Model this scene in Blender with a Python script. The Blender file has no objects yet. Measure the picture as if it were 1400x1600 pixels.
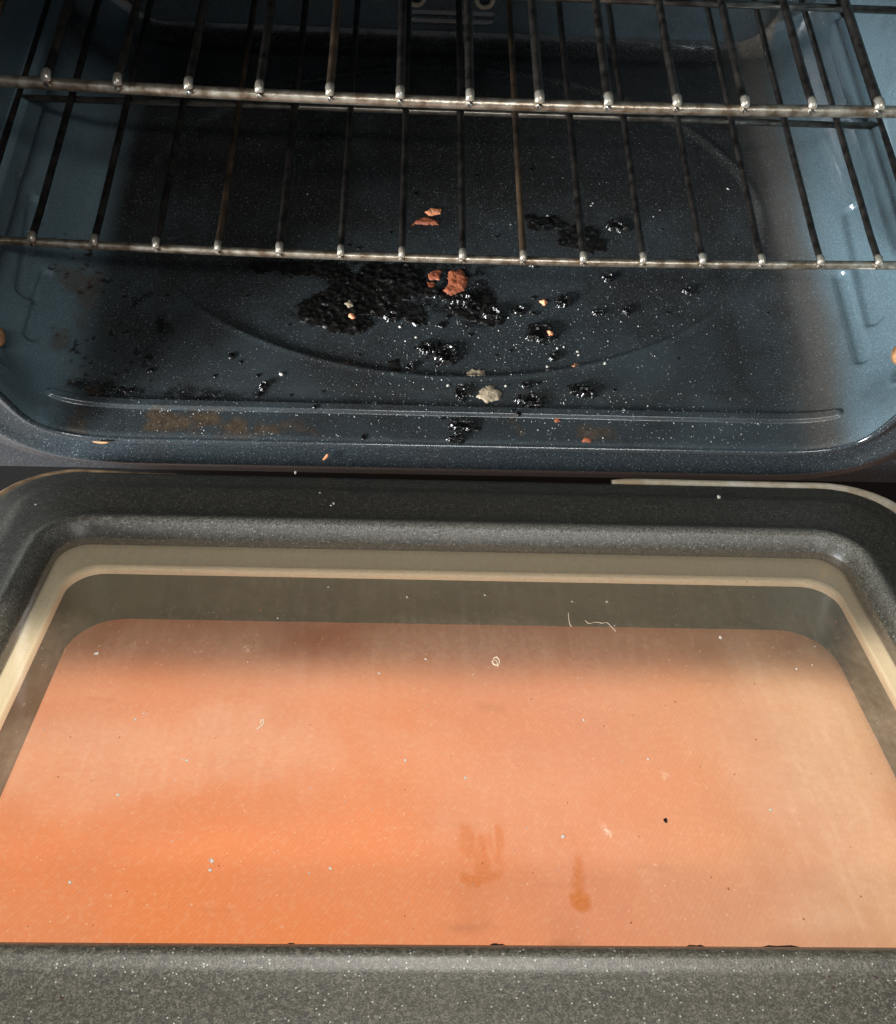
import bpy, bmesh, math, random
import numpy as np
from math import sin, cos, pi, sqrt
from mathutils import Matrix, Vector
random.seed(7)
rng = np.random.default_rng(11)
SC = bpy.context.scene
COL = SC.collection

# ------------------------------------------------------------------ camera
F_PX, CX, CY = 1500.0, 700.0, 800.0
CAM = np.array([-0.02646, -0.31918, 0.4961])
PITCH, YAW, ROLL = 1.06904, 0.08148, 0.0886
F_ = np.array([sin(YAW)*cos(PITCH), cos(YAW)*cos(PITCH), -sin(PITCH)])
R0 = np.array([cos(YAW), -sin(YAW), 0.0])
U0 = np.cross(R0, F_)
R_ = cos(ROLL)*R0 + sin(ROLL)*U0
U_ = -sin(ROLL)*R0 + cos(ROLL)*U0
cam_d = bpy.data.cameras.new('camera')
cam_d.sensor_fit = 'HORIZONTAL'; cam_d.sensor_width = 36.0
cam_d.lens = 36.0*F_PX/1400.0
cam_d.clip_start = 0.01; cam_d.clip_end = 60
cam = bpy.data.objects.new('camera', cam_d); COL.objects.link(cam)
M = Matrix.Identity(4)
for r in range(3):
    M[r][0] = R_[r]; M[r][1] = U_[r]; M[r][2] = -F_[r]; M[r][3] = CAM[r]
cam.matrix_world = M
SC.camera = cam

# ------------------------------------------------------------------ light
w = bpy.data.worlds.new('World'); SC.world = w; w.use_nodes = True
bg = w.node_tree.nodes['Background']
bg.inputs[0].default_value = (0.78, 0.88, 1.0, 1); bg.inputs[1].default_value = 0.27
def area(name, loc, target, size, size_y, energy, color):
    d = bpy.data.lights.new(name, 'AREA'); d.shape = 'RECTANGLE'
    d.size = size; d.size_y = size_y; d.energy = energy; d.color = color
    o = bpy.data.objects.new(name, d); COL.objects.link(o); o.location = loc
    o.rotation_euler = (Vector(target)-Vector(loc)).to_track_quat('-Z', 'Y').to_euler()
    return o
area('side_window_light', (-1.55, -0.95, 0.44), (0.27, 0.12, 0.06), 0.75, 0.40, 145, (0.93, 0.97, 1.0))
area('ceiling_light', (0.05, 0.425, 1.65), (0.0, -0.18, 0.0), 0.7, 0.07, 33, (1.0, 0.95, 0.88))
area('front_window_light', (0.30, -1.45, 2.15), (0.0, 0.0, 0.0), 1.0, 0.22, 25, (1.0, 0.98, 0.94))
SC.view_settings.view_transform = 'Standard'
SC.view_settings.look = 'None'
SC.view_settings.exposure = 0.0; SC.view_settings.gamma = 1.0
SC.view_settings.use_curve_mapping = False
SC.render.engine = 'CYCLES'
SC.cycles.max_bounces = 10; SC.cycles.transparent_max_bounces = 12

# ------------------------------------------------------------------ helpers
def ray(px, py):
    return F_ + (px-CX)/F_PX*R_ - (py-CY)/F_PX*U_
def on_floor(px, py, z=0.0):
    v = ray(px, py); t = (z-CAM[2])/v[2]; p = CAM+t*v; return p[0], p[1]
D0 = np.array([0.0, -0.0095, -0.02161]); TILT = 0.44869
DN = np.array([0.0, sin(TILT), cos(TILT)]); DA = np.array([0.0, -cos(TILT), sin(TILT)])
SKEW = 0.007
def D(u, s, h):                       # door space: across, away from the hinge, out of the glass
    s2 = s + SKEW*u
    p = D0 + DA*s2 + DN*h
    return (u, p[1], p[2])
def on_door(px, py, h=0.0):
    v = ray(px, py); p0 = D0+DN*h; t = ((p0-CAM)@DN)/(v@DN); X = CAM+t*v-D0
    s = X@DA; u = X[0]; return u, s-SKEW*u
def link(o, parent=None):
    COL.objects.link(o)
    if parent is not None: o.parent = parent
    return o
def mesh(name, verts, faces, mat, parent=None, smooth=True, loc=None):
    me = bpy.data.meshes.new(name)
    me.from_pydata([tuple(map(float, v)) for v in verts], [], faces); me.update()
    if smooth: me.polygons.foreach_set('use_smooth', [True]*len(me.polygons))
    me.materials.append(mat)
    o = bpy.data.objects.new(name, me)
    if loc is not None: o.location = loc
    return link(o, parent)
def fix_normals(o):
    bm = bmesh.new(); bm.from_mesh(o.data); bmesh.ops.recalc_face_normals(bm, faces=bm.faces)
    bm.to_mesh(o.data); bm.free(); return o
def empty(name, loc=(0, 0, 0)):
    o = bpy.data.objects.new(name, None); o.location = loc; o.empty_display_size = 0.05
    return link(o)
def tag(o, label=None, cat=None, group=None, kind=None):
    if label: o['label'] = label
    if cat: o['category'] = cat
    if group: o['group'] = group
    if kind: o['kind'] = kind
    return o
def vnoise(x, y, seed=0):
    x = np.asarray(x, float); y = np.asarray(y, float)
    xi = np.floor(x).astype(np.int64); yi = np.floor(y).astype(np.int64)
    fx = x-xi; fy = y-yi; fx = fx*fx*(3-2*fx); fy = fy*fy*(3-2*fy)
    def h(a, b):
        n = (a*374761393 + b*668265263 + seed*1442695041) & 0x7fffffff
        n = ((n ^ (n >> 13))*1274126177) & 0x7fffffff
        return ((n ^ (n >> 16)) & 0xffff)/65535.0
    return (h(xi, yi)*(1-fx)+h(xi+1, yi)*fx)*(1-fy)+(h(xi, yi+1)*(1-fx)+h(xi+1, yi+1)*fx)*fy
def fbm(x, y, seed=0, n=4):
    s = 0; a = 0.5; t = 0
    for i in range(n):
        s = s+a*vnoise(np.asarray(x)*2**i, np.asarray(y)*2**i, seed+i*17); t += a; a *= 0.55
    return s/t
def sst(a, b, x):
    t = np.clip((x-a)/(b-a), 0, 1); return t*t*(3-2*t)
def poly_sd(poly, X, Y):              # signed distance, + inside
    P = np.array(poly); n = len(P); d = np.full(X.shape, 1e9); inside = np.zeros(X.shape, bool)
    for i in range(n):
        a = P[i]; b = P[(i+1) % n]; e = b-a
        t = np.clip(((X-a[0])*e[0]+(Y-a[1])*e[1])/(e@e+1e-12), 0, 1)
        d = np.minimum(d, np.hypot(X-a[0]-t*e[0], Y-a[1]-t*e[1]))
        c = ((a[1] > Y) != (b[1] > Y)) & (X < (b[0]-a[0])*(Y-a[1])/((b[1]-a[1])+1e-12)+a[0])
        inside ^= c
    return np.where(inside, d, -d)
def seg_d(x0, y0, x1, y1, X, Y):
    ex, ey = x1-x0, y1-y0; t = np.clip(((X-x0)*ex+(Y-y0)*ey)/(ex*ex+ey*ey+1e-12), 0, 1)
    return np.hypot(X-x0-t*ex, Y-y0-t*ey)
def grid_faces(nu, nv):
    return [(i*nv+j, (i+1)*nv+j, (i+1)*nv+j+1, i*nv+j+1) for i in range(nu-1) for j in range(nv-1)]
def tube(pts, r, n=10, caps=True):
    pts = [Vector(p) for p in pts]; V = []; Fc = []
    up = Vector((0, 0, 1))
    for i, p in enumerate(pts):
        t = (pts[min(i+1, len(pts)-1)]-pts[max(i-1, 0)]).normalized()
        a = t.cross(up)
        if a.length < 1e-4: a = t.cross(Vector((0, 1, 0)))
        a.normalize(); b = a.cross(t)
        rr = r[i] if isinstance(r, (list, tuple)) else r
        for k in range(n):
            q = 2*pi*k/n; V.append(p+a*(rr*cos(q))+b*(rr*sin(q)))
    for i in range(len(pts)-1):
        for k in range(n):
            Fc.append((i*n+k, i*n+(k+1) % n, (i+1)*n+(k+1) % n, (i+1)*n+k))
    if caps:
        Fc.append(tuple(range(n))[::-1]); Fc.append(tuple((len(pts)-1)*n+k for k in range(n)))
    return V, Fc
def attr(o, name, vals):
    a = o.data.attributes.new(name, 'FLOAT', 'POINT'); a.data.foreach_set('value', np.asarray(vals, np.float32).ravel())
def join(parts):
    V = []; Fc = []
    for v, f in parts:
        b = len(V); V += list(v); Fc += [tuple(b+i for i in q) for q in f]
    return V, Fc

# ------------------------------------------------------------------ materials
class NT:
    def __init__(s, name):
        s.m = bpy.data.materials.new(name); s.m.use_nodes = True; s.t = s.m.node_tree
        s.b = s.t.nodes['Principled BSDF']; s.out = s.t.nodes['Material Output']
        s.tc = s.t.nodes.new('ShaderNodeTexCoord')
    def n(s, typ, **kw):
        x = s.t.nodes.new(typ)
        for k, v in kw.items(): setattr(x, k, v)
        return x
    def l(s, a, b): s.t.links.new(a, b)
    def noise(s, scale, detail=3, rough=0.55, vec=None, dist=0.0):
        x = s.n('ShaderNodeTexNoise'); x.inputs['Scale'].default_value = scale
        x.inputs['Detail'].default_value = detail; x.inputs['Roughness'].default_value = rough
        x.inputs['Distortion'].default_value = dist
        s.l(vec if vec is not None else s.tc.outputs['Object'], x.inputs['Vector']); return x.outputs['Fac']
    def mapr(s, v, a, b, c=0.0, d=1.0):
        x = s.n('ShaderNodeMapRange'); s.l(v, x.inputs[0])
        for i, q in enumerate((a, b, c, d)): x.inputs[i+1].default_value = q
        return x.outputs[0]
    def math(s, op, a, b=None):
        x = s.n('ShaderNodeMath', operation=op)
        for i, q in enumerate((a, b)):
            if q is None: continue
            if isinstance(q, (int, float)): x.inputs[i].default_value = q
            else: s.l(q, x.inputs[i])
        return x.outputs[0]
    def mix(s, fac, a, b):
        x = s.n('ShaderNodeMix', data_type='RGBA')
        for q, i in ((fac, 0), (a, 6), (b, 7)):
            if isinstance(q, (int, float)): x.inputs[i].default_value = q
            elif isinstance(q, tuple): x.inputs[i].default_value = (*q, 1)
            else: s.l(q, x.inputs[i])
        return x.outputs[2]
    def attr(s, name):
        x = s.n('ShaderNodeAttribute'); x.attribute_name = name; return x.outputs['Fac']
    def bump(s, h, strength=0.3, dist=0.001, base=None):
        x = s.n('ShaderNodeBump'); x.inputs['Strength'].default_value = strength
        x.inputs['Distance'].default_value = dist; s.l(h, x.inputs['Height'])
        if base is not None: s.l(base, x.inputs['Normal'])
        return x.outputs['Normal']
    def flecks(s, scale, thr, size=0.35):   # sparse round flecks
        v = s.n('ShaderNodeTexVoronoi'); v.inputs['Scale'].default_value = scale
        s.l(s.tc.outputs['Object'], v.inputs['Vector'])
        sp = s.n('ShaderNodeSeparateColor'); s.l(v.outputs['Color'], sp.inputs[0])
        a = s.math('GREATER_THAN', sp.outputs[0], thr)
        b = s.mapr(v.outputs['Distance'], size, size*0.5)
        return s.math('MULTIPLY', a, b)

def enamel(name, base, soot_shade=(0.018, 0.018, 0.018), use_attr=True, rough=0.28, fleck=(0.22, 0.26, 0.28), fs=900, fthr=0.80, grain=0.5, coat=0.25):
    k = NT(name)
    n1 = k.noise(9, 4); n2 = k.noise(60, 3)
    c = k.mix(k.mapr(n1, 0.3, 0.7), tuple(v*0.85 for v in base), tuple(v*1.15 for v in base))
    g = k.mapr(k.noise(950, 2, 0.6), 0.46, 0.70)
    c = k.mix(k.math('MULTIPLY', g, grain), c, tuple(min(1, v*2.2+0.02) for v in base))
    c = k.mix(k.math('MULTIPLY', k.mapr(k.noise(13, 5, 0.65), 0.54, 0.72), 0.45), c, (0.030, 0.024, 0.019))
    rgh = k.mapr(n2, 0.3, 0.7, rough*0.8, rough*1.3)
    if use_attr:
        c = k.mix(k.attr('soot_shade'), c, k.mix(n2, soot_shade, tuple(v*1.6 for v in soot_shade)))
        c = k.mix(k.attr('black'), c, (0.004, 0.004, 0.004))
        c = k.mix(k.attr('brown'), c, k.mix(k.mapr(k.noise(220, 3), .35, .65), (0.042, 0.024, 0.012), (0.085, 0.055, 0.03)))
        c = k.mix(k.attr('tan'), c, k.mix(k.mapr(k.noise(300, 3), .35, .65), (0.14, 0.11, 0.075), (0.30, 0.25, 0.18)))
        c = k.mix(k.attr('worn'), c, k.mix(k.mapr(k.noise(700, 4, .7), .3, .7), (0.036, 0.031, 0.027), (0.085, 0.074, 0.062)))
        rr = k.math('ADD', rgh, k.math('MULTIPLY', k.attr('soot_shade'), 0.08))
        rr = k.math('ADD', rr, k.math('MULTIPLY', k.attr('worn'), 0.3)); rgh = rr
    c = k.mix(k.math('MULTIPLY', k.mapr(k.noise(1150, 2, 0.6), 0.52, 0.70), 0.22), c, (0.16, 0.18, 0.18))
    c = k.mix(k.math('MULTIPLY', k.flecks(fs, fthr), 0.8), c, fleck)
    k.l(c, k.b.inputs['Base Color']); k.l(rgh, k.b.inputs['Roughness'])
    k.l(k.bump(k.noise(700, 2), 0.25, 0.0006), k.b.inputs['Normal'])
    k.b.inputs['Coat Weight'].default_value = coat; k.b.inputs['Coat Roughness'].default_value = 0.08
    return k.m
M_LINER = enamel('blue_enamel', (0.074, 0.112, 0.130), soot_shade=(0.0112, 0.0108, 0.0104), rough=0.15, fthr=0.93, grain=0.3, coat=0.6)
M_FRONT = enamel('front_enamel', (0.020, 0.026, 0.030), use_attr=False, rough=0.16, fthr=0.88, grain=0.45, coat=0.9)

def door_enamel():
    k = NT('door_enamel')
    n1 = k.noise(7, 4)
    c = k.mix(k.mapr(n1, 0.3, 0.7), (0.023, 0.021, 0.016), (0.038, 0.034, 0.025))
    g = k.mapr(k.noise(760, 4, 0.75, dist=1.2), 0.47, 0.60)
    c = k.mix(k.math('MULTIPLY', g, 0.75), c, (0.132, 0.122, 0.092))
    c = k.mix(k.flecks(800, 0.88, 0.3), c, (0.36, 0.36, 0.32))
    c = k.mix(k.math('MULTIPLY', k.mapr(k.noise(900, 3, 0.7), 0.40, 0.32), 0.8), c, (0.010, 0.010, 0.009))
    c = k.mix(k.flecks(300, 0.965, 0.28), c, (0.03, 0.012, 0.008))
    # painted highlight on the crest of the rolled bead round the window
    cr = k.math('MULTIPLY', k.attr('crest'), k.mapr(k.noise(1100, 3), 0.4, 0.6))
    c = k.mix(k.math('MULTIPLY', cr, 0.5), c, (0.24, 0.23, 0.20))
    c = k.mix(k.math('MULTIPLY', k.attr('grime'), k.mapr(k.noise(260, 3), 0.4, 0.6)), c, (0.035, 0.024, 0.016))
    k.l(c, k.b.inputs['Base Color']); k.b.inputs['Roughness'].default_value = 0.42
    k.l(k.bump(k.noise(1300, 2, 0.6), 0.18, 0.0005), k.b.inputs['Normal'])
    return k.m
M_DOOR = door_enamel()

def simple(name, base, rough=0.5, metal=0.0, var=0.15, nscale=40, bump=0.0, bscale=300, bdist=0.0005, spec=None, base2=None):
    k = NT(name)
    b2 = base2 or tuple(v*(1-var) for v in base)
    c = k.mix(k.mapr(k.noise(nscale, 4), 0.35, 0.65), base, b2)
    k.l(c, k.b.inputs['Base Color']); k.b.inputs['Roughness'].default_value = rough; k.b.inputs['Metallic'].default_value = metal
    if spec is not None: k.b.inputs['Specular IOR Level'].default_value = spec
    if bump: k.l(k.bump(k.noise(bscale, 3), bump, bdist), k.b.inputs['Normal'])
    return k.m
M_RAIL = simple('tarnished_chrome', (0.42, 0.38, 0.31), 0.34, 0.85, nscale=150, base2=(0.16, 0.115, 0.075), bump=0.35, bscale=500)
M_WIRE = simple('burnt_wire', (0.034, 0.030, 0.026), 0.30, 0.5, nscale=130, base2=(0.008, 0.007, 0.006), bump=0.6, bscale=420, bdist=0.0008)
M_TIP = simple('bright_weld', (0.32, 0.30, 0.26), 0.32, 0.65, nscale=260, base2=(0.30, 0.26, 0.20), bump=0.3, bscale=700)
M_BODY = simple('black_body', (0.004, 0.004, 0.004), 0.6, spec=0.15)
M_TRIM = simple('sunlit_trim', (0.92, 0.84, 0.68), 0.45, 0.0, nscale=60, base2=(0.62, 0.46, 0.28), bump=0.2)  # cream colour stands in for sunlight on the door edge
M_TRIM2 = simple('brown_trim', (0.42, 0.27, 0.14), 0.45, 0.0, nscale=90, base2=(0.14, 0.08, 0.045), bump=0.2)
M_LEDGE = simple('gold_retainer', (0.93, 0.80, 0.56), 0.42, 0.0, nscale=14, base2=(0.88, 0.74, 0.52), bump=0.1)
M_CHAN = simple('olive_channel', (0.115, 0.130, 0.085), 0.38, 0.0, nscale=16, base2=(0.07, 0.085, 0.062))
M_CERAMIC = simple('cream_ceramic', (0.42, 0.36, 0.25), 0.5, nscale=200)
M_RUSTY = simple('rusty_brass', (0.50, 0.28, 0.13), 0.45, 0.3, nscale=160, base2=(0.22, 0.10, 0.04), bump=0.4)
M_CHAR = simple('black_char', (0.0035, 0.0034, 0.0034), 0.24, nscale=300, base2=(0.010, 0.009, 0.008), bump=0.5, bscale=700, bdist=0.0006, spec=0.35)
M_BLIS = simple('glossy_black_blister', (0.0030, 0.0030, 0.0032), 0.20, nscale=300, base2=(0.010, 0.009, 0.008), bump=0.12, bscale=500, bdist=0.0004, spec=0.5)
M_CHARD = simple('dull_char', (0.0035, 0.0034, 0.0034), 0.34, nscale=300, base2=(0.012, 0.011, 0.010), bump=0.9, bscale=700, bdist=0.001)
M_ORANGE = simple('orange_food', (0.40, 0.12, 0.055), 0.5, nscale=330, base2=(0.17, 0.045, 0.02), bump=0.6, bscale=500, bdist=0.001)
M_RUST2 = simple('baked_grit', (0.075, 0.045, 0.026), 0.5, nscale=300, base2=(0.008, 0.006, 0.005))
M_ORANGEB = simple('bright_orange_food', (0.62, 0.20, 0.08), 0.5, nscale=260, base2=(0.70, 0.32, 0.16), bump=0.4)
M_TAN = simple('tan_flake', (0.42, 0.33, 0.22), 0.5, nscale=220, base2=(0.20, 0.16, 0.11), bump=0.6, bscale=500)
M_WHITE = simple('white_crumb', (0.46, 0.43, 0.37), 0.45, nscale=400, bump=0.5)
M_SALT = simple('pale_specks', (0.50, 0.50, 0.46), 0.35, nscale=900, base2=(0.16, 0.15, 0.13))

def outer_pane_mat():
    k = NT('amber_outer_pane')
    c = k.mix(k.mapr(k.noise(7, 4), 0.35, 0.68), (0.83, 0.325, 0.175), (0.74, 0.33, 0.215))
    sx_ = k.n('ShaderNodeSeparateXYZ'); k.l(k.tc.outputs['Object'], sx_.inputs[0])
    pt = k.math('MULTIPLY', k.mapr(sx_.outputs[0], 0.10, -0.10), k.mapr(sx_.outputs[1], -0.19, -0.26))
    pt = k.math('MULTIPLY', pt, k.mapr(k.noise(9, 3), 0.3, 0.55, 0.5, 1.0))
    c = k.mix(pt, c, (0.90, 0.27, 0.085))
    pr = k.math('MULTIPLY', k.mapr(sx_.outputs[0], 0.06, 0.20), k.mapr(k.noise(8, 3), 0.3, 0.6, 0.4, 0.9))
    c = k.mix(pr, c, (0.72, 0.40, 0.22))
    c = k.mix(k.math('MULTIPLY', k.mapr(k.noise(420, 2), .5, .7), 0.25), c, (0.92, 0.52, 0.32))
    # fine printed dot screen of the outer glass
    mp = k.n('ShaderNodeMapping'); mp.inputs['Rotation'].default_value = (0, 0, 0.6); mp.inputs['Scale'].default_value = (1, 1.1, 1)
    k.l(k.tc.outputs['Object'], mp.inputs['Vector'])
    wv = k.n('ShaderNodeTexWave'); wv.inputs['Scale'].default_value = 160; wv.inputs['Distortion'].default_value = 0.6; k.l(mp.outputs[0], wv.inputs['Vector'])
    c = k.mix(k.math('MULTIPLY', wv.outputs['Fac'], 0.12), c, (0.60, 0.20, 0.07))
    k.l(c, k.b.inputs['Base Color']); k.b.inputs['Roughness'].default_value = 0.42
    k.b.inputs['Specular IOR Level'].default_value = 0.3
    return k.m
M_OUTP = outer_pane_mat()

def glass_mat():
    k = NT('greasy_window_glass')
    tr = k.n('ShaderNodeBsdfTransparent'); tr.inputs[0].default_value = (0.97, 0.965, 0.94, 1)
    gl = k.n('ShaderNodeBsdfGlossy'); gl.inputs['Roughness'].default_value = 0.09
    lw = k.n('ShaderNodeLayerWeight'); lw.inputs['Blend'].default_value = 0.5
    fr = k.math('ADD', k.math('MULTIPLY', k.math('POWER', lw.outputs['Facing'], 5.0), 0.96), 0.035)
    m1 = k.n('ShaderNodeMixShader'); k.l(fr, m1.inputs[0]); k.l(tr.outputs[0], m1.inputs[1]); k.l(gl.outputs[0], m1.inputs[2])
    df = k.n('ShaderNodeBsdfDiffuse')
    col = k.mix(k.math('MINIMUM', k.math('MULTIPLY', k.attr('greasy'), 8.0), 1.0), (0.78, 0.60, 0.42), (0.40, 0.115, 0.02))
    col = k.mix(k.attr('white'), col, (0.85, 0.72, 0.58))
    k.l(col, df.inputs[0])
    fine = k.mapr(k.noise(300, 4, 0.7), 0.3, 0.7, 0.75, 1.25)
    streak_map = k.n('ShaderNodeMapping'); streak_map.inputs['Scale'].default_value = (260, 22, 22); k.l(k.tc.outputs['Object'], streak_map.inputs[0])
    st = k.mapr(k.noise(1.0, 2, vec=streak_map.outputs[0]), 0.45, 0.8, 0.9, 1.25)
    f = k.math('MULTIPLY', k.math('MULTIPLY', k.attr('film_haze'), fine), st)
    f = k.math('MAXIMUM', f, k.math('MULTIPLY', k.attr('greasy'), k.mapr(k.noise(520, 3), .35, .6, .45, .8)))
    f = k.math('MAXIMUM', f, k.math('MULTIPLY', k.attr('white'), k.mapr(k.noise(600, 3), .4, .6, .2, .9)))
    fl = k.math('MULTIPLY', k.flecks(520, 0.95, 0.25), 0.35)
    f = k.math('MINIMUM', k.math('MAXIMUM', f, fl), 0.95)
    m2 = k.n('ShaderNodeMixShader'); k.l(f, m2.inputs[0]); k.l(m1.outputs[0], m2.inputs[1]); k.l(df.outputs[0], m2.inputs[2])
    k.l(m2.outputs[0], k.out.inputs['Surface'])
    return k.m
M_GLASS = glass_mat()

def floor_mat():
    k = NT('dark_kitchen_floor')
    br = k.n('ShaderNodeTexBrick'); br.inputs['Scale'].default_value = 3.0
    br.inputs['Color1'].default_value = (0.10, 0.05, 0.03, 1); br.inputs['Color2'].default_value = (0.07, 0.035, 0.02, 1)
    br.inputs['Mortar'].default_value = (0.08, 0.06, 0.05, 1); br.inputs['Mortar Size'].default_value = 0.01
    k.l(k.tc.outputs['Object'], br.inputs['Vector']); k.l(br.outputs['Color'], k.b.inputs['Base Color'])
    k.b.inputs['Roughness'].default_value = 0.5
    return k.m

# ------------------------------------------------------------------ setting
kf = mesh('floor', [(-4, -4, -0.85), (4, -4, -0.85), (4, 3, -0.85), (-4, 3, -0.85)], [(0, 1, 2, 3)], floor_mat(), smooth=False)
kf['kind'] = 'structure'

# ------------------------------------------------------------------ oven
OVEN = empty('oven', (0, 0.19, -0.85))
tag(OVEN, 'blue speckled enamel oven standing open with its glass door lowered toward the viewer', 'oven')
OFF = Vector((0, 0.19, -0.85))
def opart(o, parent=None):      # oven parts are modelled in world space
    o.parent = parent or OVEN
    if parent is None: o.location = -OFF
    return o

DEPTH = 0.385; TOPZ = 0.38
SEC_A = [(0.20, 0.0), (0.222, 0.0015), (0.236, 0.0055), (0.246, 0.0125), (0.2515, 0.021), (0.2545, 0.031), (0.257, 0.042), (0.261, 0.056), (0.267, 0.075), (0.272, 0.095), (0.274, 0.12)]
SEC_B = [(0.20, 0.0), (0.222, 0.0010), (0.240, 0.0045), (0.256, 0.0120), (0.268, 0.0225), (0.277, 0.035), (0.283, 0.049), (0.287, 0.065), (0.289, 0.082), (0.290, 0.100), (0.290, 0.12)]
def resamp(sec, m):
    P = np.array(sec); d = np.r_[0, np.cumsum(np.hypot(*np.diff(P, axis=0).T))]
    # smooth through points with catmull-like cubic via dense chaikin
    for _ in range(3):
        Q = [P[0]]
        for a, b in zip(P[:-1], P[1:]): Q += [a*.75+b*.25, a*.25+b*.75]
        Q.append(P[-1]); P = np.array(Q)
    d = np.r_[0, np.cumsum(np.hypot(*np.diff(P, axis=0).T))]; t = np.linspace(0, d[-1], m)
    return np.c_[np.interp(t, d, P[:, 0]), np.interp(t, d, P[:, 1])]
NC = 110
SA, SB = resamp(SEC_A, NC), resamp(SEC_B, NC)
xs_flat = np.linspace(-0.20, 0.20, 250)
ys = np.unique(np.r_[np.linspace(0, 0.05, 111), np.linspace(0.05, 0.36, 200), np.linspace(0.36, DEPTH, 20)])
# features on the floor pan
r0 = on_floor(92, 628); r1 = on_floor(1298, 656)
def floor_h(X, Y):
    h = np.zeros_like(X)
    # long straight bead near the front
    d = seg_d(r0[0], r0[1], r1[0], r1[1], X, Y)
    h += 0.0024*sst(0.0040, 0.0022, d)
    # big oval embossed plateau
    e = np.sqrt((X/0.221)**2+((Y-0.202)/0.150)**2)
    h += -0.0022*sst(1.008, 0.985, e) + 0.0006*np.exp(-((e-1.01)/0.012)**2)
    # rounded front lip that drops at the very edge
    h += -0.0010*np.exp(-((Y-0.000)/0.0025)**2)
    # fillet up the back wall
    t = np.clip((Y-(DEPTH-0.018))/0.018, 0, 1); h += 0.018*(1-np.sqrt(np.clip(1-t*t, 0, 1)))
    h += 0.0006*(fbm(X*9, Y*9, 5)-0.5)
    return h
cols = []
for yv in ys:
    b = float(sst(0.004, 0.050, yv))
    S = SA*(1-b)+SB*b
    L = np.c_[-S[::-1, 0], np.full(NC, yv), S[::-1, 1]]
    Rr = np.c_[S[:, 0], np.full(NC, yv), S[:, 1]]
    Mid = np.c_[xs_flat[1:-1], np.full(248, yv), np.zeros(248)]
    row = np.r_[L, Mid, Rr]
    cols.append(row)
G = np.array(cols)                     # depth x section x 3
Xg, Yg, Zg = G[..., 0].copy(), G[..., 1].copy(), G[..., 2].copy()
H = floor_h(Xg, Yg)
wgt = sst(0.05, 0.0, Zg)
Zg = Zg+H*wgt
# dents and screw dimples in the coves
for (sx, yy, zz, a, rr) in ((1, 0.040, 0.046, -0.004, 0.017), (-1, 0.036, 0.048, -0.004, 0.017)):
    dd = np.hypot(Yg-yy, Zg-zz); mm = (np.sign(Xg) == sx) & (np.abs(Xg) > 0.2)
    Xg = Xg+np.where(mm, -sx*a*sst(rr, rr*0.78, dd), 0)
for (sx, ya, za, yb, zb, a, rr) in ((1, 0.075, 0.058, 0.33, 0.058, 0.007, 0.011), (-1, 0.075, 0.058, 0.33, 0.058, 0.007, 0.011)):
    dd = seg_d(ya, za, yb, zb, Yg, Zg); mm = (np.sign(Xg) == sx) & (np.abs(Xg) > 0.2)
    Xg = Xg-np.where(mm, sx*a*sst(rr, rr*0.62, dd), 0)
for (sx, a, b, zz, dep, wd) in ((1, (1350, 553), (1316, 425), .020, .0032, .0045), (1, (1386, 466), (1345, 300), .045, .0030, .0050), (-1, (46, 516), (72, 420), .022, .0030, .0045), (-1, (22, 420), (48, 290), .045, .0030, .0050)):
    A, B = on_floor(*a, zz), on_floor(*b, zz)
    dd = seg_d(A[0], A[1], B[0], B[1], Xg, Yg)
    mm = (np.sign(Xg) == sx)*(Zg < 0.10)*sst(0.06, 0.03, np.abs(Zg-zz))
    k_ = dep*sst(wd, wd*0.45, dd)*mm; Xg = Xg+sx*k_*0.8; Zg = Zg-k_*0.6
for (sx, yy, zz) in ((1, 0.040, 0.046), (-1, 0.036, 0.048)):
    dd = np.hypot(Yg-yy, Zg-zz); mm = (np.sign(Xg) == sx) & (np.abs(Xg) > 0.2)
    Xg = Xg-np.where(mm, sx*0.0016*np.exp(-((dd-0.0165)/0.0022)**2), 0)
nu, nv = Xg.shape
lin = mesh('cavity_floor', np.c_[Xg.ravel(), Yg.ravel(), Zg.ravel()], grid_faces(nu, nv), M_LINER, OVEN)
opart(lin)
# ---- dirt baked on the floor, with shade painted in towards the back
Xf, Yf = Xg.ravel(), Yg.ravel(); Zf = Zg.ravel()
n_big = fbm(Xf*16, Yf*16, 3); n_mid = fbm(Xf*60, Yf*60, 8); n_fine = fbm(Xf*220, Yf*220, 21)
def pxpoly(pts): return [on_floor(*p) for p in pts]
def blot(pts, soft=0.010, rag=0.02, thr=0.0):
    d = poly_sd(pxpoly(pts), Xf, Yf)+(n_mid-0.5)*rag*1.4+(n_big-0.5)*rag
    return sst(-soft, soft, d-thr)
low = Zf < 0.06
soot_shade = 0.88*blot([(560, 180), (1050, 190), (1040, 300), (960, 420), (980, 560), (1180, 640), (1250, 700), (620, 690), (300, 690), (100, 690), (100, 630), (560, 600), (420, 500), (380, 330), (480, 200)], 0.028, 0.04)
soot_shade = np.maximum(soot_shade, 0.9*sst(0.20, 0.30, Yf+(n_big-.5)*0.05)*sst(0.262, 0.235, np.abs(Xf)))
soot_shade = np.maximum(soot_shade, (0.90+0.15*sst(0.10, 0.24, Yf)+0.40*(n_big-.5)+0.12*(n_mid-.5))*sst(0.250, 0.225, np.abs(Xf)))  # deepened towards the back, painting in the weaker light there
black = 0.9*blot([(95, 585), (180, 600), (280, 606), (410, 612), (400, 624), (95, 622)], 0.003, 0.012)*sst(0.42, 0.52, n_fine+0.1*n_mid)
black = np.maximum(black, blot([(245, 490), (262, 490), (272, 525), (252, 520)], 0.002, 0.006)*sst(.4, .5, n_fine))
black = np.maximum(black, blot([(205, 470), (245, 452), (243, 458), (210, 480)], 0.002, 0.005)*sst(.45, .5, n_fine))
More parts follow.
